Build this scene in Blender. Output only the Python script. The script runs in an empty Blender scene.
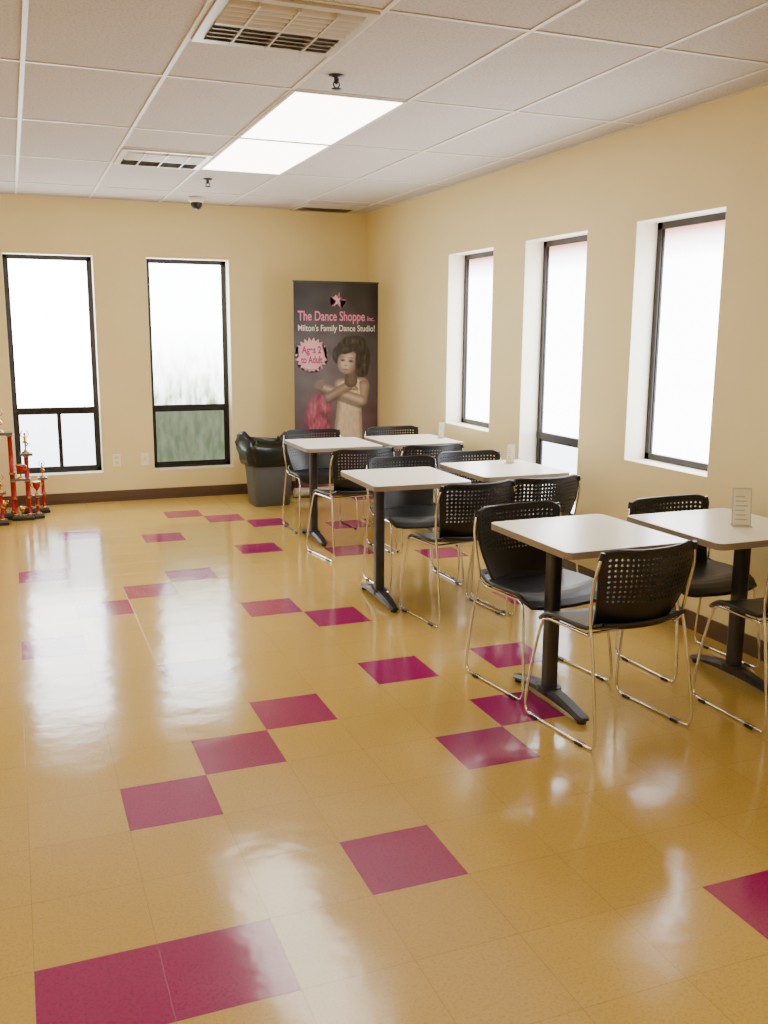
import bpy, bmesh, math, random
from mathutils import Vector, Matrix, noise
random.seed(4)
S = bpy.context.scene
COL = S.collection

# ---------------------------------------------------------------- materials
def lin(c):
    return tuple(((v/255)/12.92 if v/255 <= .04045 else ((v/255+.055)/1.055)**2.4) for v in c)

def mat(name, rgb, rough=.5, metal=0., noise_amt=.06, nscale=30., bump=0., bscale=200., coat=0., spec=.5):
    m = bpy.data.materials.new(name); m.use_nodes = True
    nt = m.node_tree; b = nt.nodes['Principled BSDF']
    tc = nt.nodes.new('ShaderNodeTexCoord')
    n = nt.nodes.new('ShaderNodeTexNoise'); n.inputs['Scale'].default_value = nscale
    n.inputs['Detail'].default_value = 3
    nt.links.new(tc.outputs['Object'], n.inputs['Vector'])
    mx = nt.nodes.new('ShaderNodeMix'); mx.data_type = 'RGBA'
    a = [max(0, c*(1-noise_amt)) for c in rgb]; d = [min(1, c*(1+noise_amt)) for c in rgb]
    mx.inputs['A'].default_value = (*a, 1); mx.inputs['B'].default_value = (*d, 1)
    nt.links.new(n.outputs['Fac'], mx.inputs['Factor'])
    nt.links.new(mx.outputs['Result'], b.inputs['Base Color'])
    b.inputs['Roughness'].default_value = rough
    b.inputs['Metallic'].default_value = metal
    b.inputs['Coat Weight'].default_value = coat
    b.inputs['Specular IOR Level'].default_value = spec
    if bump:
        n2 = nt.nodes.new('ShaderNodeTexNoise'); n2.inputs['Scale'].default_value = bscale
        nt.links.new(tc.outputs['Object'], n2.inputs['Vector'])
        bp = nt.nodes.new('ShaderNodeBump'); bp.inputs['Strength'].default_value = bump
        bp.inputs['Distance'].default_value = .002
        nt.links.new(n2.outputs['Fac'], bp.inputs['Height'])
        nt.links.new(bp.outputs['Normal'], b.inputs['Normal'])
    return m

def emis(name, rgb, strength, var=0.04, nscale=1.5):
    m = bpy.data.materials.new(name); m.use_nodes = True
    nt = m.node_tree; nt.nodes.clear()
    out = nt.nodes.new('ShaderNodeOutputMaterial')
    e = nt.nodes.new('ShaderNodeEmission'); e.inputs['Strength'].default_value = strength
    tc = nt.nodes.new('ShaderNodeTexCoord')
    n = nt.nodes.new('ShaderNodeTexNoise'); n.inputs['Scale'].default_value = nscale
    nt.links.new(tc.outputs['Object'], n.inputs['Vector'])
    mx = nt.nodes.new('ShaderNodeMix'); mx.data_type = 'RGBA'
    mx.inputs['A'].default_value = (*[c*(1-var) for c in rgb], 1)
    mx.inputs['B'].default_value = (*rgb, 1)
    nt.links.new(n.outputs['Fac'], mx.inputs['Factor'])
    nt.links.new(mx.outputs['Result'], e.inputs['Color'])
    nt.links.new(e.outputs[0], out.inputs['Surface'])
    return m

WALL = mat('cream_wall_paint', (.84, .695, .35), .55, nscale=3, noise_amt=.03, bump=.25, bscale=140)
LIT_REVEAL = mat('window_reveal_lit', (.90, .84, .68), .5)  # lighter than the wall colour: daylight on the jambs put into the tone
TRIMW = mat('white_grid_metal', (.72, .68, .62), .45)
BASEB = mat('brown_vinyl_baseboard', (.10, .055, .035), .4)
FRAME = mat('dark_bronze_aluminium', (.016, .013, .012), .35, metal=.3)
BLACKP = mat('black_plastic', (.008, .008, .010), .36, bump=.15, bscale=500)
CHROME = mat('chrome_rod', (.72, .71, .70), .14, metal=1., noise_amt=.02)
STEEL = mat('dark_steel', (.045, .045, .05), .38, metal=.5)
LAMIN = mat('cream_laminate', (.95, .92, .81), .28, noise_amt=.03, nscale=60)
EDGE = mat('table_edge_band', (.26, .20, .13), .45)
VENTM = mat('vent_white_metal', (.60, .555, .50), .35, metal=.2)
VENTD = mat('vent_dark_cavity', (.32, .28, .24), .7)
GOLD = mat('gold_plastic', (.55, .35, .10), .22, metal=1.)
RED = mat('red_trophy_column', (.36, .008, .012), .25, metal=.35)
MARBLE = mat('dark_marble', (.10, .09, .09), .2, nscale=18, noise_amt=.5)
BINM = mat('grey_bin_plastic', (.09, .10, .11), .5)
BAG = mat('black_bin_bag', (.007, .011, .009), .28, bump=.5, bscale=30)
PLATE = mat('ivory_plate', (.92, .88, .76), .4)
WHITE = mat('cream_paper', (.80, .76, .58), .5)
INK = mat('grey_print', (.45, .42, .36), .6)
ACRYL = mat('acrylic_holder', (.6, .58, .5), .1, spec=.8)

def ceiling_mat():
    m = mat('acoustic_ceiling_tile', (.62, .555, .49), .9, noise_amt=.05, nscale=2.)
    nt = m.node_tree; b = nt.nodes['Principled BSDF']
    tc = nt.nodes.new('ShaderNodeTexCoord')
    n = nt.nodes.new('ShaderNodeTexNoise'); n.inputs['Scale'].default_value = 90; n.inputs['Detail'].default_value = 4
    nt.links.new(tc.outputs['Object'], n.inputs['Vector'])
    r = nt.nodes.new('ShaderNodeValToRGB')
    r.color_ramp.elements[0].position = .34; r.color_ramp.elements[0].color = (.45, .40, .37, 1)
    r.color_ramp.elements[1].position = .52; r.color_ramp.elements[1].color = (.575, .525, .49, 1)
    nt.links.new(n.outputs['Fac'], r.inputs['Fac'])
    nt.links.new(r.outputs['Color'], b.inputs['Base Color'])
    bp = nt.nodes.new('ShaderNodeBump'); bp.inputs['Strength'].default_value = .3; bp.inputs['Distance'].default_value = .002
    nt.links.new(n.outputs['Fac'], bp.inputs['Height']); nt.links.new(bp.outputs['Normal'], b.inputs['Normal'])
    return m
CEIL = ceiling_mat()

TS = .305; GX = .872; GY = 2.280
def floor_mat(name, c1, c2, speck, mortar):
    m = bpy.data.materials.new(name); m.use_nodes = True
    nt = m.node_tree; b = nt.nodes['Principled BSDF']; L = nt.links
    tc = nt.nodes.new('ShaderNodeTexCoord')
    mp = nt.nodes.new('ShaderNodeMapping'); mp.inputs['Location'].default_value = (-GX+TS*20, -GY+TS*20, 0)
    L.new(tc.outputs['Object'], mp.inputs['Vector'])
    br = nt.nodes.new('ShaderNodeTexBrick'); br.offset = 0; br.squash = 1
    br.inputs['Scale'].default_value = 1; br.inputs['Brick Width'].default_value = TS; br.inputs['Row Height'].default_value = TS
    br.inputs['Mortar Size'].default_value = .0009; br.inputs['Mortar Smooth'].default_value = .3
    br.inputs['Color1'].default_value = (*c1, 1); br.inputs['Color2'].default_value = (*c2, 1)
    br.inputs['Mortar'].default_value = (*mortar, 1)
    L.new(mp.outputs['Vector'], br.inputs['Vector'])
    n = nt.nodes.new('ShaderNodeTexNoise'); n.inputs['Scale'].default_value = 110; n.inputs['Detail'].default_value = 5; n.inputs['Roughness'].default_value = .7
    L.new(tc.outputs['Object'], n.inputs['Vector'])
    r = nt.nodes.new('ShaderNodeValToRGB')
    r.color_ramp.elements[0].position = .36; r.color_ramp.elements[0].color = (*speck, 1)
    r.color_ramp.elements[1].position = .52; r.color_ramp.elements[1].color = (1, 1, 1, 1)
    L.new(n.outputs['Fac'], r.inputs['Fac'])
    mx = nt.nodes.new('ShaderNodeMix'); mx.data_type = 'RGBA'; mx.blend_type = 'MULTIPLY'
    mx.inputs['Factor'].default_value = .8
    L.new(br.outputs['Color'], mx.inputs['A']); L.new(r.outputs['Color'], mx.inputs['B'])
    L.new(mx.outputs['Result'], b.inputs['Base Color'])
    b.inputs['Specular IOR Level'].default_value = .75
    n2 = nt.nodes.new('ShaderNodeTexNoise'); n2.inputs['Scale'].default_value = 5; n2.inputs['Detail'].default_value = 3
    L.new(tc.outputs['Object'], n2.inputs['Vector'])
    bp = nt.nodes.new('ShaderNodeBump'); bp.inputs['Strength'].default_value = .35; bp.inputs['Distance'].default_value = .006
    L.new(n2.outputs['Fac'], bp.inputs['Height'])
    bp2 = nt.nodes.new('ShaderNodeBump'); bp2.inputs['Strength'].default_value = .3; bp2.inputs['Distance'].default_value = .001
    bp2.invert = True
    L.new(br.outputs['Fac'], bp2.inputs['Height']); L.new(bp.outputs['Normal'], bp2.inputs['Normal'])
    L.new(bp2.outputs['Normal'], b.inputs['Normal'])
    rr = nt.nodes.new('ShaderNodeMapRange'); rr.inputs['To Min'].default_value = .07; rr.inputs['To Max'].default_value = .21
    n3 = nt.nodes.new('ShaderNodeTexNoise'); n3.inputs['Scale'].default_value = 2.2; n3.inputs['Detail'].default_value = 4
    L.new(tc.outputs['Object'], n3.inputs['Vector']); L.new(n3.outputs['Fac'], rr.inputs['Value'])
    L.new(rr.outputs['Result'], b.inputs['Roughness'])
    return m
FLOOR = floor_mat('tan_vinyl_tile', (.545, .355, .088), (.52, .335, .080), (.80, .76, .62), (.34, .21, .05))
MAGENTA = floor_mat('magenta_vinyl_tile', (.32, .008, .115), (.30, .007, .105), (.6, .45, .55), (.16, .015, .06))

# ---------------------------------------------------------------- mesh builder
class MB:
    def __init__(s): s.v=[]; s.f=[]; s.m=[]; s.sm=[]; s.mats=[]
    def mi(s, m):
        if m not in s.mats: s.mats.append(m)
        return s.mats.index(m)
    def add(s, vs, fs, m, smooth=False):
        o=len(s.v); s.v += [Vector(p) for p in vs]; k=s.mi(m)
        for f in fs: s.f.append([i+o for i in f]); s.m.append(k); s.sm.append(smooth)
    def box(s, lo, hi, m):
        x0,y0,z0=[min(a,b) for a,b in zip(lo,hi)]; x1,y1,z1=[max(a,b) for a,b in zip(lo,hi)]
        s.add([(x0,y0,z0),(x1,y0,z0),(x1,y1,z0),(x0,y1,z0),(x0,y0,z1),(x1,y0,z1),(x1,y1,z1),(x0,y1,z1)],
              [(0,3,2,1),(4,5,6,7),(0,1,5,4),(1,2,6,5),(2,3,7,6),(3,0,4,7)], m)
    def loft(s, rings, m, smooth=True, cap=True):
        n=len(rings[0]); vs=[p for r in rings for p in r]; fs=[]
        for i in range(len(rings)-1):
            for j in range(n):
                k=(j+1)%n; fs.append((i*n+j, i*n+k, (i+1)*n+k, (i+1)*n+j))
        s.add(vs, fs, m, smooth)
        if cap:
            s.add(rings[0], [tuple(reversed(range(n)))], m); s.add(rings[-1], [tuple(range(n))], m)
    def tube(s, pts, r, m, n=8, sub=5):
        P=[Vector(p) for p in pts]
        if sub>1 and len(P)>2:
            Q=[]
            for i in range(len(P)-1):
                p0=P[max(i-1,0)];p1=P[i];p2=P[i+1];p3=P[min(i+2,len(P)-1)]
                for k in range(sub):
                    t=k/sub
                    Q.append(.5*((2*p1)+(p2-p0)*t+(2*p0-5*p1+4*p2-p3)*t*t+(3*p1-p0-3*p2+p3)*t**3))
            Q.append(P[-1]); P=Q
        rings=[]; up=None
        for i,p in enumerate(P):
            d=(P[min(i+1,len(P)-1)]-P[max(i-1,0)]).normalized()
            if up is None:
                up = d.orthogonal().normalized()
            else:
                up=(up-d*up.dot(d)).normalized()
            w=d.cross(up); rr = r if not callable(r) else r(i/(len(P)-1))
            rings.append([p+(up*math.cos(a)+w*math.sin(a))*rr for a in [2*math.pi*k/n for k in range(n)]])
        s.loft(rings, m)
    def lathe(s, prof, c, m, n=16, axis=None):
        c=Vector(c); rings=[]
        for r,z in prof:
            rings.append([c+Vector((r*math.cos(2*math.pi*k/n), r*math.sin(2*math.pi*k/n), z)) for k in range(n)])
        s.loft(rings, m)
    def ball(s, c, r, m, n=10, sz=1.):
        prof=[(max(1e-4, r*math.sin(math.pi*i/n)), -r*sz*math.cos(math.pi*i/n)) for i in range(n+1)]
        s.lathe(prof, c, m, n=12)
    def prism(s, poly, z0, z1, m, mside=None):
        n=len(poly)
        s.add([(x,y,z0) for x,y in poly],[tuple(reversed(range(n)))],m)
        s.add([(x,y,z1) for x,y in poly],[tuple(range(n))],m)
        s.add([(x,y,z0) for x,y in poly]+[(x,y,z1) for x,y in poly],[(i,(i+1)%n,(i+1)%n+n,i+n) for i in range(n)],mside or m)
    def mesh(s, name):
        me=bpy.data.meshes.new(name); me.from_pydata([tuple(v) for v in s.v],[],s.f)
        for m in s.mats: me.materials.append(m)
        for p,k,q in zip(me.polygons,s.m,s.sm): p.material_index=k; p.use_smooth=q
        me.update(); return me
    def obj(s, name, loc=(0,0,0), rz=0, parent=None):
        o=bpy.data.objects.new(name, s.mesh(name)); COL.objects.link(o)
        o.location=loc; o.rotation_euler=(0,0,rz)
        if parent: o.parent=parent
        return o

def rrect(w,d,r,n=5,cx=0,cy=0):
    pts=[]
    for sx,sy,a0 in ((1,1,0),(-1,1,90),(-1,-1,180),(1,-1,270)):
        for k in range(n+1):
            a=math.radians(a0+90*k/n)
            pts.append((cx+sx*(w/2-r)+r*math.cos(a), cy+sy*(d/2-r)+r*math.sin(a)))
    return pts

# ---------------------------------------------------------------- room
XR=3.385; YB=9.10; H=2.745; XL=-2.6; YF=-2.2; TH=.24
BACKW=[(-.018,.745,.275,2.255),(1.215,1.985,.275,2.255)]
RIGHTW=[(3.937,4.672,.846,2.222),(5.170,5.938,.31,2.222),(6.408,7.187,.838,2.218)]

def wall(name, P, a, b, ops):
    mb=MB(); ops=sorted(ops); cur=a
    def bx(w0,w1,z0,z1): mb.box(P(w0,0,z0),P(w1,TH,z1),WALL)
    for w0,w1,z0,z1 in ops:
        bx(cur,w0,0,H); bx(w0,w1,0,z0); bx(w0,w1,z1,H); cur=w1
        e=.003   # drywall return liners, paler than the wall to paint in their daylight
        mb.box(P(w0,.001,z0),P(w0+e,TH,z1),LIT_REVEAL); mb.box(P(w1-e,.001,z0),P(w1,TH,z1),LIT_REVEAL)
        mb.box(P(w0,.001,z0),P(w1,TH,z0+e),LIT_REVEAL); mb.box(P(w0,.001,z1-e),P(w1,TH,z1),LIT_REVEAL)
    bx(cur,b,0,H)
    return mb.obj(name)
PB=lambda w,d,z:(w,YB+d,z)
PR=lambda w,d,z:(XR+d,w,z)
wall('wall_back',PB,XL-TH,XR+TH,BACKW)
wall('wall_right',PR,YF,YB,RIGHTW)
mb=MB(); mb.box((XL-TH,YF,0),(XL,YB,H),WALL); mb.obj('wall_left')
mb=MB(); mb.box((XL-TH,YF-TH,0),(XR+TH,YF,H),WALL); mb.obj('wall_front')

MAG={(-3,-1),(-2,-1),(3,-2),(0,0),(-2,2),(-1,3),(0,4),(2,5),(2,8),(1,9),(-2,10),(-1,11),(0,12),(2,14),(0,16),(-2,17),(1,19),
     (2,18),(3,17),(4,13),(5,16),(6,12),(4,5),(3,3),(2,2),(-3,13),(-3,8),(-1,6),(6,8),(-6,6),(-7,11),(-6,1),(-8,-3),(5,-5),(1,-6),(-4,-8),(7,20),(-6,18)}
mb=MB(); i0=int((XL-GX)//TS); i1=int((XR-GX)//TS)+1; j0=int((YF-GY)//TS); j1=int((YB-GY)//TS)+1
for i in range(i0,i1):
    for j in range(j0,j1):
        x0=max(GX+i*TS,XL); x1=min(GX+(i+1)*TS,XR); y0=max(GY+j*TS,YF); y1=min(GY+(j+1)*TS,YB)
        if x1-x0<1e-4 or y1-y0<1e-4: continue
        mb.add([(x0,y0,0),(x1,y0,0),(x1,y1,0),(x0,y1,0)],[(0,1,2,3)],MAGENTA if (i,j) in MAG else FLOOR)
mb.box((XL,YF,-.12),(XR,YB,-.004),FLOOR)
mb.obj('floor')

mb=MB(); mb.box((XL,YF,H),(XR,YB,H+.1),CEIL); mb.obj('ceiling')
CX0=1.350; CY0=4.67
gx=[CX0+.61*k for k in range(-7,4)]; gy=[CY0+1.22*k for k in range(-6,4)]
mb=MB()
for x in gx:
    if XL<x<XR: mb.box((x-.010,YF,H-.005),(x+.010,YB,H+.001),TRIMW)
for y in gy:
    if YF<y<YB: mb.box((XL,y-.010,H-.0045),(XR,y+.010,H+.001),TRIMW)
mb.box((XR-.022,YF,H-.0055),(XR,YB,H+.001),TRIMW); mb.box((XL,YB-.022,H-.0052),(XR,YB,H+.001),TRIMW)
mb.box((XL,YF,H-.0055),(XL+.022,YB,H+.001),TRIMW)
for yy in (CY0-.61,CY0+1.83): mb.box((CX0-.61,yy-.010,H-.0045),(CX0,yy+.010,H+.001),TRIMW)
mb.obj('ceiling_grid')

mb=MB(); mb.box((XL,YB-.012,0),(XR,YB,.10),BASEB); mb.box((XL,YB-.018,0),(XR,YB,.015),BASEB); mb.obj('baseboard_back')
mb=MB(); mb.box((XR-.012,YF,0),(XR,YB-.018,.10),BASEB); mb.obj('baseboard_right')
mb=MB(); mb.box((XL,YF,0),(XL+.012,YB-.018,.10),BASEB); mb.obj('baseboard_left')

# ---------------------------------------------------------------- windows
WS=14.0
def glowing_pane_mat(name, base, strength, tint=None, zlo=0, zhi=1, grass=False, tmin=.7):  # panes emit by themselves, standing in for daylight through the glass
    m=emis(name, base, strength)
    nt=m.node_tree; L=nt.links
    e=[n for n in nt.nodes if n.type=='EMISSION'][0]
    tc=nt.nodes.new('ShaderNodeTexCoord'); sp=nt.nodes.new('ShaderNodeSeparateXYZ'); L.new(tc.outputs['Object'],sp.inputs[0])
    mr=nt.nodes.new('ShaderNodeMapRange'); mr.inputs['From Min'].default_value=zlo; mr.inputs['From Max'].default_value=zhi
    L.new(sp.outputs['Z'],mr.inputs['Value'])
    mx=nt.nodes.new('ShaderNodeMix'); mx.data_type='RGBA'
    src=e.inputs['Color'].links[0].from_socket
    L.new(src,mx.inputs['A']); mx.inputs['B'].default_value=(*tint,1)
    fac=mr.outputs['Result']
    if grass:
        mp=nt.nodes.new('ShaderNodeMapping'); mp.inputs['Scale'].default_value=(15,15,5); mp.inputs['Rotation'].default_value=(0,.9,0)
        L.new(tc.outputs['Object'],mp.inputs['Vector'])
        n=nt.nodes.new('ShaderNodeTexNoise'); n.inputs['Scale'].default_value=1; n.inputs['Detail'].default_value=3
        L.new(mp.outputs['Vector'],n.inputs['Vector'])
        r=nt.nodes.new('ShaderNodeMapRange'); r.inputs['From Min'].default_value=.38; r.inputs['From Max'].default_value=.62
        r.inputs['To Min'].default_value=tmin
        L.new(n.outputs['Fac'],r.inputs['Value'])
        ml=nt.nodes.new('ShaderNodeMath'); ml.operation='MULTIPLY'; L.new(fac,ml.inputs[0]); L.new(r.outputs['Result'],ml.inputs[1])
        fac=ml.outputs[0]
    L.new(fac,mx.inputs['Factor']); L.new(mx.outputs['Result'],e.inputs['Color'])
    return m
G_PLAIN=glowing_pane_mat('frosted_glass_daylight',(.95,.98,1.),17,(.90,.95,1.),1.0,.2)
G_GRASS=glowing_pane_mat('frosted_glass_foliage',(.92,.98,.97),16,(.07,.095,.05),1.65,.95,grass=True,tmin=.66)
G_LOWGR=glowing_pane_mat('tinted_lower_glass',(.22,.25,.16),1.9,(.12,.155,.085),1.3,.6,grass=True,tmin=.2)
G_LOW=glowing_pane_mat('frosted_lower_glass',(.85,.90,.95),7.,(.70,.76,.82),.8,.3)
G_BRICK=glowing_pane_mat('frosted_glass_brick_tint',(.95,.97,1.),WS,(.22,.11,.08),2.0,2.17)

def window(name,P,w0,w1,z0,z1,gt,gb=None,zm=None,split=False,thk=.038):
    w0+=.003; w1-=.003; z0+=.003; z1-=.003
    mb=MB(); d0,d1=.145,.20
    mb.box(P(w0,d0,z0),P(w0+thk,d1,z1),FRAME); mb.box(P(w1-thk,d0,z0),P(w1,d1,z1),FRAME)
    mb.box(P(w0,d0,z1-thk),P(w1,d1,z1),FRAME); mb.box(P(w0,d0,z0),P(w1,d1,z0+thk),FRAME)
    zb=z0+thk
    if zm:
        mb.box(P(w0,d0-.004,zm-.024),P(w1,d1,zm+.024),FRAME)
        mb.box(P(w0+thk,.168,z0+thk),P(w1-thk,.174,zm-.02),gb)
        for zz in (z0+thk,zm-.024-.016): mb.box(P(w0+thk,d0+.008,zz),P(w1-thk,d1-.01,zz+.016),FRAME)
        for ww in (w0+thk,w1-thk-.012): mb.box(P(ww,d0+.008,z0+thk),P(ww+.012,d1-.01,zm),FRAME)
        if split:
            wm=(w0+w1)/2+.02; mb.box(P(wm-.018,d0+.004,z0+thk),P(wm+.018,d1,zm),FRAME)
        zb=zm+.02
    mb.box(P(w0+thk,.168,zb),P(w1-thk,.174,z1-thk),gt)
    for ww in (w0+thk,w1-thk-.006): mb.box(P(ww,d0+.01,zb),P(ww+.006,d1-.01,z1-thk),FRAME)
    return mb.obj(name)
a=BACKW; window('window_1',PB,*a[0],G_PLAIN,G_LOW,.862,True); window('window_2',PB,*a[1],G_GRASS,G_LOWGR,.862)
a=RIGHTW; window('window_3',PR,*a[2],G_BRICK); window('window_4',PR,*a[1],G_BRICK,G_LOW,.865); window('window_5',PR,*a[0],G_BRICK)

# ---------------------------------------------------------------- ceiling fixtures
LIGHT=emis('troffer_diffuser',(1.,.94,.80),11.5,.02,8)
def troffer(x0,y0):
    mb=MB(); x1=x0+.61; y1=y0+1.22; z=H-.010
    mb.box((x0+.018,y0+.018,z+.002),(x1-.018,y1-.018,H-.001),LIGHT)
    mb.box((x0+.004,y0+.004,z),(x0+.020,y1-.004,H),TRIMW); mb.box((x1-.020,y0+.004,z),(x1-.004,y1-.004,H),TRIMW)
    mb.box((x0+.020,y0+.004,z),(x1-.020,y0+.020,H),TRIMW); mb.box((x0+.020,y1-.020,z),(x1-.020,y1-.004,H),TRIMW)
    mb.obj('ceiling_light_panel')
for x,y in ((CX0,CY0),(CX0,CY0+1.22),(CX0,CY0-4.88),(CX0,CY0-6.10),(CX0-3.05,CY0),(CX0-3.05,CY0+1.22),(CX0-3.05,CY0-4.88),(CX0-3.05,CY0-3.66)): troffer(x,y)  # first two are the lights in view; the others are unseen, added as fill

def vent(x0,y0,x1,y1,kind=0):
    mb=MB(); zt=H
    mb.box((x0+.01,y0+.01,zt-.003),(x1-.01,y1-.01,zt),VENTD)
    b=.04
    mb.box((x0,y0,zt-.016),(x1,y0+b,zt),VENTM); mb.box((x0,y1-b,zt-.016),(x1,y1,zt),VENTM)
    mb.box((x0,y0+b,zt-.016),(x0+b,y1-b,zt),VENTM); mb.box((x1-b,y0+b,zt-.016),(x1,y1-b,zt),VENTM)
    n=10 if kind==0 else 16
    for k in range(n):
        yy=y0+b+(k+.5)*(y1-y0-2*b)/n; s=1 if k<n/2 else -1
        w=.040 if kind==0 else .016
        pr=[]
        for q in range(5):
            t=q/4; pr.append((yy+s*(t-.5)*w, zt-.005-.020*math.sin(t*math.pi/2)*(1 if kind==0 else .45)))
        vs=[];fs=[]
        for (yy2,zz) in pr: vs+= [(x0+b,yy2,zz),(x1-b,yy2,zz),(x0+b,yy2,zz-.002),(x1-b,yy2,zz-.002)]
        for q in range(4):
            o=q*4; fs+=[(o,o+1,o+5,o+4),(o+2,o+6,o+7,o+3),(o,o+4,o+6,o+2),(o+1,o+3,o+7,o+5)]
        mb.add(vs,fs,VENTM)
    if kind==0:
        for q in range(1,4):
            xx=x0+(x1-x0)*q/4; mb.box((xx-.004,y0+b,zt-.028),(xx+.004,y1-b,zt-.004),VENTM)
        mb.box((x0+b,(y0+y1)/2-.012,zt-.027),(x1-b,(y0+y1)/2+.012,zt-.004),VENTM)
    mb.obj('ceiling_air_vent')
vent(CX0-.598,CY0-1.208,CX0-.012,CY0-.622,0)
vent(CX0-.598,CY0+1.842,CX0-.012,CY0+2.428,0)
vent(CX0+1.232,YB-.62,CX0+1.818,YB-.035,1)

def sprinkler(x,y):
    mb=MB()
    mb.lathe([(.001,0),(.035,0),(.036,-.004),(.028,-.010),(.012,-.012),(.011,-.03),(.014,-.032),(.006,-.036),(.005,-.04)],(x,y,H),STEEL)
    mb.tube([(x-.012,y,H-.03),(x-.014,y,H-.045),(x,y,H-.058)],.003,STEEL); mb.tube([(x+.012,y,H-.03),(x+.014,y,H-.045),(x,y,H-.058)],.003,STEEL)
    mb.lathe([(.004,-.054),(.024,-.058),(.024,-.062),(.003,-.063)],(x,y,H),STEEL)
    mb.obj('sprinkler_head')
sprinkler(1.47,4.36); sprinkler(1.50,7.56)
mb=MB(); c=(1.605,8.62,H)
mb.lathe([(.001,0),(.065,0),(.066,-.03),(.058,-.045),(.03,-.05)],c,PLATE,20)
mb.lathe([(.05,-.044),(.05,-.06),(.045,-.078),(.033,-.095),(.016,-.106),(.001,-.11)],c,BLACKP,20)
mb.obj('security_camera')

def outlet(x,z,plug):
    mb=MB(); y=YB
    mb.box((x-.036,y-.006,z-.058),(x+.036,y,z+.058),PLATE)
    if plug:
        for dz in (-.024,.024):
            mb.box((x-.017,y-.009,z+dz-.015),(x+.017,y-.004,z+dz+.015),WHITE)
            for dx in (-.007,.007): mb.box((x+dx-.002,y-.0096,z+dz-.006),(x+dx+.002,y-.008,z+dz+.006),VENTD)
    else:
        mb.box((x-.014,y-.009,z-.02),(x+.014,y-.004,z+.02),WHITE)
    mb.obj('wall_outlet')
outlet(.87,.39,True); outlet(1.13,.39,False)

# positions surveyed in a frame turned .65 degrees from the room axes -> room frame
def R(x,y): return (x+.0113*y, y-.0113*x)

# ---------------------------------------------------------------- tables
def table_mesh(cx):
    mb=MB(); w,d,t=.60,.65,.028; zt=.75
    mb.prism(rrect(w,d,.035),zt-t,zt,LAMIN,EDGE)
    mb.prism(rrect(w-.004,d-.004,.034),zt,zt+.0015,LAMIN)
    mb.box((cx-.03,-.22,zt-t-.012),(cx+.03,.22,zt-t),STEEL); mb.box((-.22,-.03,zt-t-.014),(.22,.03,zt-t-.002),STEEL)
    mb.prism(rrect(.055,.07,.018,4,cx),.05,zt-t-.01,STEEL)
    mb.prism(rrect(.085,.11,.03,4,cx),.045,.075,STEEL)
    rings=[]
    for k in range(25):
        s=-1+2*k/24; y=s*.28; a=abs(s)
        top=.075-.045*a**1.6; bot=.038-.020*a**2 if a<.86 else .016
        hw=.038-.008*a
        if a>.97: hw*=.7
        bot=max(bot,.012)
        rings.append([(cx-hw,y,bot),(cx+hw,y,bot),(cx+hw,y,top-.012),(cx+hw*.6,y,top),(cx-hw*.6,y,top),(cx-hw,y,top-.012)])
    mb.loft(rings,STEEL,smooth=False)
    for yy in (-.255,.255): mb.lathe([(.001,0),(.02,0),(.02,.012),(.01,.02)],(cx,yy,0),BLACKP)
    return mb.mesh('cafe_table')
TML=table_mesh(-.155); TMR=table_mesh(.12)
TABLES=[(2.225,3.39,.01,0),(2.90,3.32,0,1),(2.075,5.12,-.02,0),(2.80,5.24,.01,1),(2.19,6.88,0,0),(2.87,6.9,.02,1)]
for x,y,r,k in TABLES:
    o=bpy.data.objects.new('cafe_table',TMR if k else TML); COL.objects.link(o); o.location=(*R(x,y),0); o.rotation_euler=(0,0,r)

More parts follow.
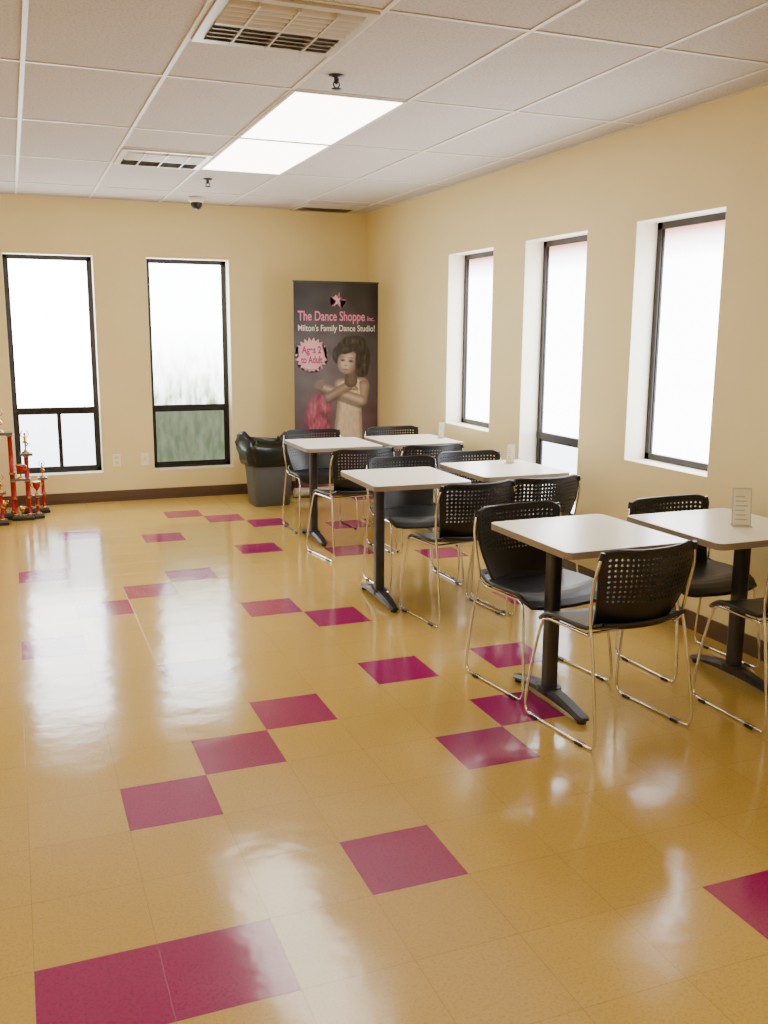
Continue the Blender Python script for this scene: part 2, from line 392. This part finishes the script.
# ---------------------------------------------------------------- chairs
def chair_mesh():
    mb=MB()
    def backf(u,v):
        hw=.188+.046*math.sin(min(1,v*1.1)*math.pi/2)
        z=.470+.315*v + (.014*abs(u)**3-.030*abs(u)**10)*v
        y=-.190-.070*v-.02*math.sin(v*math.pi) + .062*abs(u)**2.2
        return Vector((u*hw, y, z))
    def seatf(u,v):
        uu=2*v-1
        x=u*math.sqrt(1-.22*uu*uu)*.232; y=uu*math.sqrt(1-.16*u*u)*.212-.005
        z=.458+.012*u*u-.010*(1-u*u)*(1-uu*uu)
        if uu>.4: z-=.045*((uu-.4)/.6)**2
        if uu<-.6: z+=.03*((-uu-.6)/.4)**2
        return Vector((x,y,z))
    def panel(f,nu,nv,hole,th,m):
        def nrm(u,v):
            e=.01; a=f(min(1,u+e),v)-f(max(-1,u-e),v); b=f(u,min(1,v+e))-f(u,max(0,v-e)); return a.cross(b).normalized()
        def pt(u,v,s): return f(u,v)+nrm(u,v)*(th/2*s)
        for i in range(nu):
            for j in range(nv):
                u0=-1+2*i/nu; u1=-1+2*(i+1)/nu; v0=j/nv; v1=(j+1)/nv
                O=[(u0,v0),(u1,v0),(u1,v1),(u0,v1)]
                if hole(i,j):
                    um=(u0+u1)/2; vm=(v0+v1)/2; k=.23
                    I=[]
                    for q in range(8):
                        an=math.radians(-135+45*q); I.append((um+(u1-u0)*k*math.cos(an)*1.05,vm+(v1-v0)*k*math.sin(an)*1.05))
                    for s in (1,-1):
                        vs=[pt(*p,s) for p in O]+[pt(*p,s) for p in I]
                        fs=[]
                        for q in range(4):
                            fs.append((q,(q+1)%4,4+(2*q+2)%8,4+2*q+1,4+2*q))
                        if s<0: fs=[tuple(reversed(x)) for x in fs]
                        mb.add(vs,fs,m)
                    vs=[pt(*p,1) for p in I]+[pt(*p,-1) for p in I]
                    mb.add(vs,[(q,(q+1)%8,(q+1)%8+8,q+8) for q in range(8)],m)
                else:
                    mb.add([pt(*p,1) for p in O],[(0,1,2,3)],m,True); mb.add([pt(*p,-1) for p in O],[(3,2,1,0)],m,True)
                def rim(a,b): mb.add([pt(*a,1),pt(*b,1),pt(*b,-1),pt(*a,-1)],[(0,3,2,1)],m)
                if i==0: rim(O[3],O[0])
                if i==nu-1: rim(O[1],O[2])
                if j==0: rim(O[0],O[1])
                if j==nv-1: rim(O[2],O[3])
    panel(backf,22,15,lambda i,j: 1<=i<=20 and 5<=j<=13,.010,BLACKP)
    panel(seatf,14,14,lambda i,j: False,.012,BLACKP)
    lip=[backf(-1,v/8) for v in range(9)]+[backf(-1+2*k/12,1) for k in range(1,12)]+[backf(1,1-v/8) for v in range(9)]
    mb.tube(lip,.0075,BLACKP,8,2)
    sl=[seatf(u,v) for u,v in [(-1,0),(-1,.2),(-1,.4),(-1,.6),(-1,.8),(-1,1),(-.5,1),(0,1),(.5,1),(1,1),(1,.8),(1,.6),(1,.4),(1,.2),(1,0),(.5,0),(0,0),(-.5,0),(-1,0)]]
    mb.tube([p-Vector((0,0,.003)) for p in sl],.0095,BLACKP,8,2)
    web=[]
    for k in range(9):
        u=-1+2*k/8; a=seatf(u*.62,0); b=backf(u*.72,0)
        web+=[a,(a+b)/2+Vector((0,-.012,-.004)),b]
    fs=[]
    for k in range(8):
        for q in range(2): fs.append((k*3+q,k*3+3+q,k*3+4+q,k*3+1+q))
    mb.add(web,fs,BLACKP,True); mb.add([p+Vector((0,-.008,-.004)) for p in web],[tuple(reversed(f)) for f in fs],BLACKP,True)
    R_=.0064
    for s in (-1,1):
        mb.tube([(s*.232,-.208,.775),(s*.252,-.195,.69),(s*.248,-.175,.58),(s*.238,-.165,.49),(s*.240,-.180,.42),(s*.248,-.215,.22),(s*.252,-.236,.07),
                 (s*.252,-.228,.018),(s*.252,-.185,.0075),(s*.252,0,.0075),(s*.252,.155,.0075),(s*.252,.200,.018),(s*.250,.210,.07),(s*.240,.185,.25),(s*.226,.155,.40),(s*.222,.125,.436),(s*.220,.05,.440),(s*.222,-.14,.440)],R_,CHROME,8,5)
        mb.tube([(s*.222,-.14,.440),(s*.238,-.165,.47)],R_,CHROME,8,1)
        for yy in (-.15,.14): mb.box((s*.252-.011,yy-.02,0),(s*.252+.011,yy+.02,.012),BLACKP)
        mb.tube([(s*.232,-.208,.785),(s*.238,-.205,.755)],.011,BLACKP,8,1)
    for yy in (-.12,.12): mb.tube([(-.22,yy,.440),(.22,yy,.440)],R_,CHROME,8,1)
    return mb.mesh('stacking_chair')
CM=chair_mesh()
CH=[(2.185,3.13,.11),(2.17,3.64,math.pi+.12),(2.955,3.00,-.02),(2.96,3.57,math.pi+.03),
    (2.25,4.74,.12),(2.27,5.42,math.pi+.03),(2.71,4.80,.08),(2.80,5.54,math.pi-.02),
    (2.16,6.36,.14),(2.21,7.26,math.pi+.02),(2.74,6.42,.02),(2.93,7.30,math.pi)]
for x,y,r in CH:
    o=bpy.data.objects.new('stacking_chair',CM); COL.objects.link(o); o.location=(*R(x,y),0); o.rotation_euler=(0,0,r)

# ---------------------------------------------------------------- menu cards
def card(x,y,z,rz,w=.085,h=.17):
    mb=MB()
    mb.box((-w/2,-.035,0),(w/2,.035,.004),ACRYL)
    t=.14
    def sl(zz): return .012-zz*t
    for yo,m,e in ((0,ACRYL,0),(-.0035,WHITE,.006)):
        x0=-w/2+e; x1=w/2-e; z0=.003+e; z1=h-e
        mb.add([(x0,sl(z0)*-1+yo,z0),(x1,-sl(z0)+yo,z0),(x1,-sl(z1)+yo,z1),(x0,-sl(z1)+yo,z1),
                (x0,-sl(z0)+yo+.003,z0),(x1,-sl(z0)+yo+.003,z0),(x1,-sl(z1)+yo+.003,z1),(x0,-sl(z1)+yo+.003,z1)],
               [(0,1,2,3),(7,6,5,4),(0,4,5,1),(1,5,6,2),(2,6,7,3),(3,7,4,0)],m)
    for k in range(6):
        zz=.03+k*(h-.05)/6; x1=w/2-.018-(k%3)*.006
        mb.add([(-w/2+.014,-sl(zz)-.0045,zz),(x1,-sl(zz)-.0045,zz),(x1,-sl(zz+.005)-.0045,zz+.005),(-w/2+.014,-sl(zz+.005)-.0045,zz+.005)],[(0,1,2,3)],INK)
    mb.obj('menu_card',(*R(x,y),z),rz)
card(2.94,3.26,.7515,-.45); card(2.94,5.40,.7515,-.95,.055,.13); card(3.12,6.90,.7515,-.9,.05,.13)

# ---------------------------------------------------------------- trash bin
mb=MB(); rings=[]
for z,w,d in ((0,.32,.24),(.01,.34,.26),(.30,.38,.30),(.52,.42,.34)):
    rings.append([(x,y,z) for x,y in rrect(w,d,.04)])
mb.loft(rings,BINM,smooth=True)
mb.prism(rrect(.45,.37,.045),.52,.545,BINM)
rings=[]; base=rrect(1,1,.16,12)
prof=[(.38,1.04,.02),(.39,1.12,.06),(.43,1.17,.08),(.47,1.20,.10),(.51,1.24,.12),(.55,1.26,.13),(.585,1.20,.14),(.61,1.08,.15),(.62,.92,.15),(.60,.80,.10),(.57,.6,.10),(.56,.3,.06),(.57,.05,.0)]
for i,(z,s,nz) in enumerate(prof):
    ring=[]
    for k,(x,y) in enumerate(base):
        q=noise.noise(Vector((x*6,y*6,z*6+3))); q2=noise.noise(Vector((x*18+4,y*18,z*24)))
        sc=s*(1+.9*nz*q+1.1*nz*q2)
        ring.append((x*.42*sc, y*.34*sc, z+nz*.5*q+nz*.45*q2))
    rings.append(ring)
mb.loft(rings,BAG,smooth=True)
mb.obj('trash_bin',(*R(2.08,8.48),0),.05)

# ---------------------------------------------------------------- trophies
def trophy(x,y,h,cols,top,s=1.,rz=0):
    mb=MB(); W=.12*s if cols==1 else .22*s; D=.10*s
    mb.prism(rrect(W,D,.006,2),0,.03*s,BLACKP); mb.prism(rrect(W-.015,D-.015,.006,2),.03*s,.055*s,MARBLE)
    z0=.055*s; fig=.15*s; hc=h-fig-z0-.05*s
    xs=[0] if cols==1 else ([-.07*s,.07*s] if cols==2 else [-.08*s,0,.08*s])
    for xx in xs:
        mb.lathe([(.026*s,0),(.026*s,.008),(.018*s,.012),(.018*s,hc*.5-.01),(.023*s,hc*.5-.008),(.023*s,hc*.5+.008),(.018*s,hc*.5+.01),(.018*s,hc-.012),(.026*s,hc-.008),(.026*s,hc)],(xx,0,z0),RED)
        mb.lathe([(.025*s,-.004),(.027*s,0),(.027*s,.008),(.020*s,.012)],(xx,0,z0),GOLD); mb.lathe([(.020*s,-.012),(.027*s,-.008),(.027*s,0),(.02*s,.001)],(xx,0,z0+hc),GOLD)
        mb.lathe([(.0235*s,-.008),(.0245*s,0),(.0235*s,.008)],(xx,0,z0+hc*.5),GOLD)
    z1=z0+hc
    mb.prism(rrect(W*.85,D*.85,.006,2),z1,z1+.02*s,MARBLE)
    mb.lathe([(.03*s,0),(.028*s,.01*s),(.012*s,.016*s),(.012*s,.03*s)],(0,0,z1+.02*s),GOLD)
    zf=z1+.05*s
    if top=='cup':
        mb.lathe([(.005*s,0),(.008*s,.02*s),(.02*s,.035*s),(.036*s,.06*s),(.042*s,.09*s),(.046*s,.12*s),(.044*s,.12*s),(.03*s,.07*s),(.001,.05*s)],(0,0,zf),RED)
        mb.lathe([(.0465*s,.113*s),(.049*s,.12*s),(.045*s,.123*s)],(0,0,zf),GOLD)
        for q in (-1,1): mb.tube([(q*.036*s,0,zf+.06*s),(q*.06*s,0,zf+.07*s),(q*.065*s,0,zf+.095*s),(q*.045*s,0,zf+.11*s)],.004*s,GOLD)
    else:
        mb.tube([(0,0,zf-.005),(.002,0,zf+.03*s),(0,0,zf+.06*s)],lambda t:.005*s+.004*s*t,GOLD)
        mb.tube([(.0,0,zf+.055*s),(.022*s,-.005*s,zf+.045*s),(.008*s,-.004*s,zf+.025*s)],lambda t:.008*s-.004*s*t,GOLD)
        mb.lathe([(.024*s,.052*s),(.012*s,.066*s),(.009*s,.075*s),(.013*s,.095*s),(.006*s,.105*s),(.005*s,.11*s)],(0,0,zf),GOLD)
        mb.ball((0,0,zf+.12*s),.010*s,GOLD,8,1.2)
        for q in (-1,1): mb.tube([(q*.011*s,0,zf+.096*s),(q*.03*s,0,zf+.115*s),(q*.016*s,0,zf+.15*s)],.0035*s,GOLD)
    if cols>1:
        mb.lathe([(.012*s,0),(.008*s,.02*s),(.028*s,.05*s),(.034*s,.09*s),(.030*s,.09*s),(.001,.04*s)],(0,0,z0),GOLD)
    mb.obj('trophy',(*R(x,y),0),rz)
trophy(-.225,8.50,.94,2,'fig',1.1); trophy(-.03,8.66,.74,1,'fig',1.1); trophy(.095,8.72,.46,1,'fig',.8)
trophy(-.08,8.42,.50,2,'cup',.8); trophy(.04,8.46,.34,1,'cup',.75,.3); trophy(-.36,8.62,.82,2,'cup',1.); trophy(-.50,8.40,1.0,3,'fig',1.1); trophy(-.24,8.25,.42,1,'fig',.8)

# ---------------------------------------------------------------- banner
root=bpy.data.objects.new('rollup_banner',None); COL.objects.link(root)
BX,BY=R(2.40,8.72); BW=.85
def sm(e0,e1,x):
    t=min(1,max(0,(x-e0)/(e1-e0))); return t*t*(3-2*t)
def E(cx,cy,rx,ry,rot=0):
    c=math.cos(math.radians(rot)); s_=math.sin(math.radians(rot)); mr=min(rx,ry)
    def f(x,y):
        dx=x-cx; dy=y-cy; a=(dx*c+dy*s_)/rx; b=(-dx*s_+dy*c)/ry
        return (math.sqrt(a*a+b*b)-1)*mr
    return f,(cx-max(rx,ry)-2,cy-max(rx,ry)-2,cx+max(rx,ry)+2,cy+max(rx,ry)+2)
def C(x0,y0,r0,x1,y1,r1):
    def f(x,y):
        dx=x1-x0; dy=y1-y0; t=min(1,max(0,((x-x0)*dx+(y-y0)*dy)/(dx*dx+dy*dy)))
        return math.hypot(x-x0-dx*t,y-y0-dy*t)-(r0+(r1-r0)*t)
    r=max(r0,r1)+2; return f,(min(x0,x1)-r,min(y0,y1)-r,max(x0,x1)+r,max(y0,y1)+r)
SK=(180,160,150); SKD=(112,96,92); SKL=(214,196,186)
LAY=[]
def Ly(sh,core,rim=None,soft=.8,al=1.,nz=0.): LAY.append((sh,core,rim or core,soft,al,nz))
Ly(E(316,440,14,30),(190,92,122),(120,48,74),4,.9,.5); Ly(E(311,410,7,16,15),(205,112,140),(140,62,90),3,.85,.4); Ly(E(322,404,7,13,-15),(196,100,130),(125,54,80),3,.85,.4)
Ly(C(348,388,11,346,440,15),(226,210,190),(135,118,106),1.2,1,.10)
Ly(E(344,474,26,26),(210,160,168),(140,86,100),4,.9,.4)
Ly(C(338,384,6,360,384,7),SKL,SKD,1); Ly(C(362,386,6,360,402,5.5),SK,SKD,1)
Ly(C(341,382,1.2,340,398,1.2),(232,220,205),None,.7); Ly(C(356,380,1.2,357,396,1.2),(232,220,205),None,.7)
Ly(C(358,404,5.4,320,390,4.4),(90,78,74),None,2,.6)
Ly(C(359,401,5.4,322,387,4.2),SKL,SKD,1); Ly(E(317,385,4.6,4.2,20),SK,SKD,1)
for k in range(4): Ly(C(316+k*1.6,380.5-k*.2,1.1,313.5+k*2.2,386,1.1),SKL,SKD,.6)
Ly(C(327,399,4.6,346,387,4.6),(84,72,68),None,2,.5); Ly(C(326,397,4.4,348,384,4.2),SK,SKD,1)
for k in range(4): Ly(C(346+k*2.,381+k*1.1,1.1,352+k*1.2,385+k*1.4,1.1),SKL,SKD,.6)
Ly(C(350,366,5,349,381,6.5),SKD,(76,64,62),1)
for a in ((350,352,17,16,-10),(336,354,5.5,9,0),(363,360,5.5,13,5),(360,371,6.5,6,0),(352,340,12,6,0)):
    Ly(E(*a),(66,57,56),(32,28,29),1.6,1,1.1)
Ly(E(345.5,361,9.8,12.6,12),SKL,(130,110,103),1.4,1)
Ly(E(352.5,365,4.5,9,8),SKD,None,5,.45)
Ly(E(345,348,11.5,4.5,-14),(62,53,52),(38,33,33),2.0,1,.9); Ly(E(357.,357,3.2,12,8),(56,48,47),(38,33,33),2.0,1,.9)
for ex,ey in ((340.6,359.2),(349.,360.2)):
    Ly(E(ex,ey,2.8,1.6,6),(124,104,98),None,1.4,.7); Ly(E(ex,ey+.1,1.5,.8,6),(48,38,36),None,1.,.85); Ly(E(ex,ey-3.2,2.8,.6,4),(96,80,76),None,1.,.7)
Ly(E(343.8,364.8,1.7,.9,0),(146,122,114),None,1.1,.7)
Ly(E(343.8,369.,3.0,.9,8),(138,96,96),None,1.,.8)
NXg,NYg=166,422; verts=[];cols=[]
for j in range(NYg+1):
    y=281+j*.5
    for i in range(NXg+1):
        x=293+i*83.3/NXg
        t=(y-281)/211
        stops=((0,(40,37,43)),(.12,(56,52,60)),(.3,(92,86,96)),(.55,(108,98,108)),(.7,(108,82,94)),(1,(118,66,80)))
        for q in range(len(stops)-1):
            if stops[q][0]<=t<=stops[q+1][0]:
                w_=(t-stops[q][0])/(stops[q+1][0]-stops[q][0]); c=[stops[q][1][k]*(1-w_)+stops[q+1][1][k]*w_ for k in range(3)]; break
        n0=noise.noise(Vector((x*.07,y*.07,1)))*16; vg=-22*abs((x-334)/41)**3
        c=[v+n0+vg for v in c]
        for (f,bb),core,rim,soft,al,nz in LAY:
            if x<bb[0] or x>bb[2] or y<bb[1] or y>bb[3]: continue
            d=f(x,y)
            if d>soft/2: continue
            a_=al*(1-sm(-soft/2,soft/2,d)); w_=sm(-6,0,d)
            w_=min(1,max(0,w_*.8-(x-334)*.006))
            k=1+(noise.noise(Vector((x*.5,y*.16,3)))*.8*nz if nz else 0)
            cc=[(core[q]*(1-w_)+rim[q]*w_)*k for q in range(3)]
            c=[c[q]*(1-a_)+cc[q]*a_ for q in range(3)]
        verts.append(((x-293)*.0102,0,2.05-(y-281)*.0093)); cols.append(lin([min(255,max(4,v)) for v in c]))
fs=[]
for j in range(NYg):
    for i in range(NXg):
        o=j*(NXg+1)+i; fs.append((o,o+NXg+1,o+NXg+2,o+1))
me=bpy.data.meshes.new('printed_panel'); me.from_pydata(verts,[],fs)
ca=me.color_attributes.new('print','FLOAT_COLOR','POINT')
flat=[]
for c in cols: flat+= [*c,1]
ca.data.foreach_set('color',flat)
pm=mat('banner_print',(.1,.1,.1),.45); nt=pm.node_tree
at=nt.nodes.new('ShaderNodeAttribute'); at.attribute_name='print'; nt.links.new(at.outputs['Color'],nt.nodes['Principled BSDF'].inputs['Base Color'])
me.materials.append(pm); o=bpy.data.objects.new('printed_panel',me); COL.objects.link(o); o.location=(BX,BY,0); o.parent=root
FAB=mat('banner_fabric_back',(.6,.6,.6),.6)
mb=MB(); mb.box((0,.0006,.088),(BW,.003,2.05),FAB); mb.obj('fabric_backing',(BX,BY,0),0,root)
mb=MB()
mb.box((-.005,-.006,2.047),(BW+.005,.009,2.062),STEEL)
mb.loft([[(x,.045*math.cos(a),.05+.045*math.sin(a)) for a in [2*math.pi*k/16 for k in range(16)]] for x in (-.01,BW+.01)],VENTM)
mb.tube([(BW/2,.03,.06),(BW/2,.03,2.05)],.008,CHROME,8,1)
for xx in (.15,BW-.15): mb.box((xx-.02,-.14,0),(xx+.02,.16,.012),STEEL)
mb.obj('stand_hardware',(BX,BY,0),0,root)
PINK=mat('print_pink',(.78,.24,.46),.5); LPINK=mat('print_light_pink',(.82,.45,.58),.5); PAPW=mat('print_white',(.85,.80,.82),.5); DPINK=mat('print_deep_pink',(.42,.03,.14),.5)
def A(x,y): return ((x-293)*.0102, 2.05-(y-281)*.0093)
def art(name,pts,m,lay):
    vs=[]
    for p in pts:
        u,z=A(p[0],p[1]); vs.append(Vector((u,-.0006*lay-.0008,z)))
    bm=bmesh.new(); bv=[bm.verts.new(v) for v in vs]; f=bm.faces.new(bv); bmesh.ops.triangulate(bm,faces=[f])
    me=bpy.data.meshes.new(name); bm.to_mesh(me); bm.free(); me.materials.append(m)
    o=bpy.data.objects.new(name,me); COL.objects.link(o); o.location=(BX,BY,0); o.parent=root
def ell(cx,cy,rx,ry,n=28): return [(cx+rx*math.cos(a),cy+ry*math.sin(a)) for a in [2*math.pi*k/n for k in range(n)]]
bur=[]
for k in range(44):
    a=2*math.pi*k/44; r=16.5 if k%2==0 else 13.; bur.append((310+r*math.cos(a),354+r*1.1*math.sin(a)))
art('print_starburst',bur,LPINK,1); art('print_starburst_core',ell(310,354,12.2,13.4),LPINK,2)
st=[]
for k in range(10):
    a=-math.pi/2+2*math.pi*k/10+.2; r=9 if k%2==0 else 3; st.append((336+r*math.cos(a),299+r*math.sin(a)))
art('print_star_logo',st,PINK,1)
st=[]
for k in range(10):
    a=-math.pi/2+2*math.pi*k/10+.2; r=6.8 if k%2==0 else 2.; st.append((336+r*math.cos(a),299+r*math.sin(a)))
art('print_star_inner',st,DPINK,2)
art('print_star_dancer',[(334,293),(336,297),(340,295),(337.5,299),(339,304),(336,301),(332,305),(334.5,299),(331,297)],LPINK,3)
def text(name,s,cx,cy,wpx,hpx,m,lay=4,bold=.0):
    c=bpy.data.curves.new(name,'FONT'); c.body=s; c.align_x='CENTER'; c.align_y='CENTER'; c.size=hpx*.0093*1.35; c.offset=bold; c.materials.append(m)
    o=bpy.data.objects.new(name,c); COL.objects.link(o)
    o.rotation_euler=(math.pi/2,0,0); u,z=A(cx,cy); o.location=(BX+u,BY-.0008-.0006*lay,z)
    bpy.context.view_layer.update(); w=o.dimensions.x
    if w>0: o.scale=(wpx*.0102/w,1,1)
    o.parent=root
text('title_text','The Dance Shoppe',330,315,66,10,PINK,3,.002); text('title_suffix_text','Inc.',369,317,7,5,PINK,3,.0005)
text('subtitle_text',"Milton's Family Dance Studio!",335,327,76,6.5,PAPW,3,.001)
text('burst_text_upper','Ages 2',310,349,19,7.5,DPINK,5,.0025)
text('burst_text_lower','to Adult',310,359,21,7.5,DPINK,5,.0025)

# ---------------------------------------------------------------- world, camera
w=bpy.data.worlds.new('daylight'); S.world=w; w.use_nodes=True
w.node_tree.nodes['Background'].inputs['Color'].default_value=(.8,.88,1,1); w.node_tree.nodes['Background'].inputs['Strength'].default_value=1.
cam=bpy.data.cameras.new('camera'); cam.lens=938/1024*36; cam.sensor_width=36; cam.clip_start=.02
co=bpy.data.objects.new('camera',cam); COL.objects.link(co)
M=Matrix.Translation((0,0,1.59))@Matrix.Rotation(math.radians(-21.5),4,'Z')@Matrix.Rotation(math.radians(90-10.85),4,'X')@Matrix.Rotation(math.radians(.35),4,'Z')
co.matrix_world=M; S.camera=co
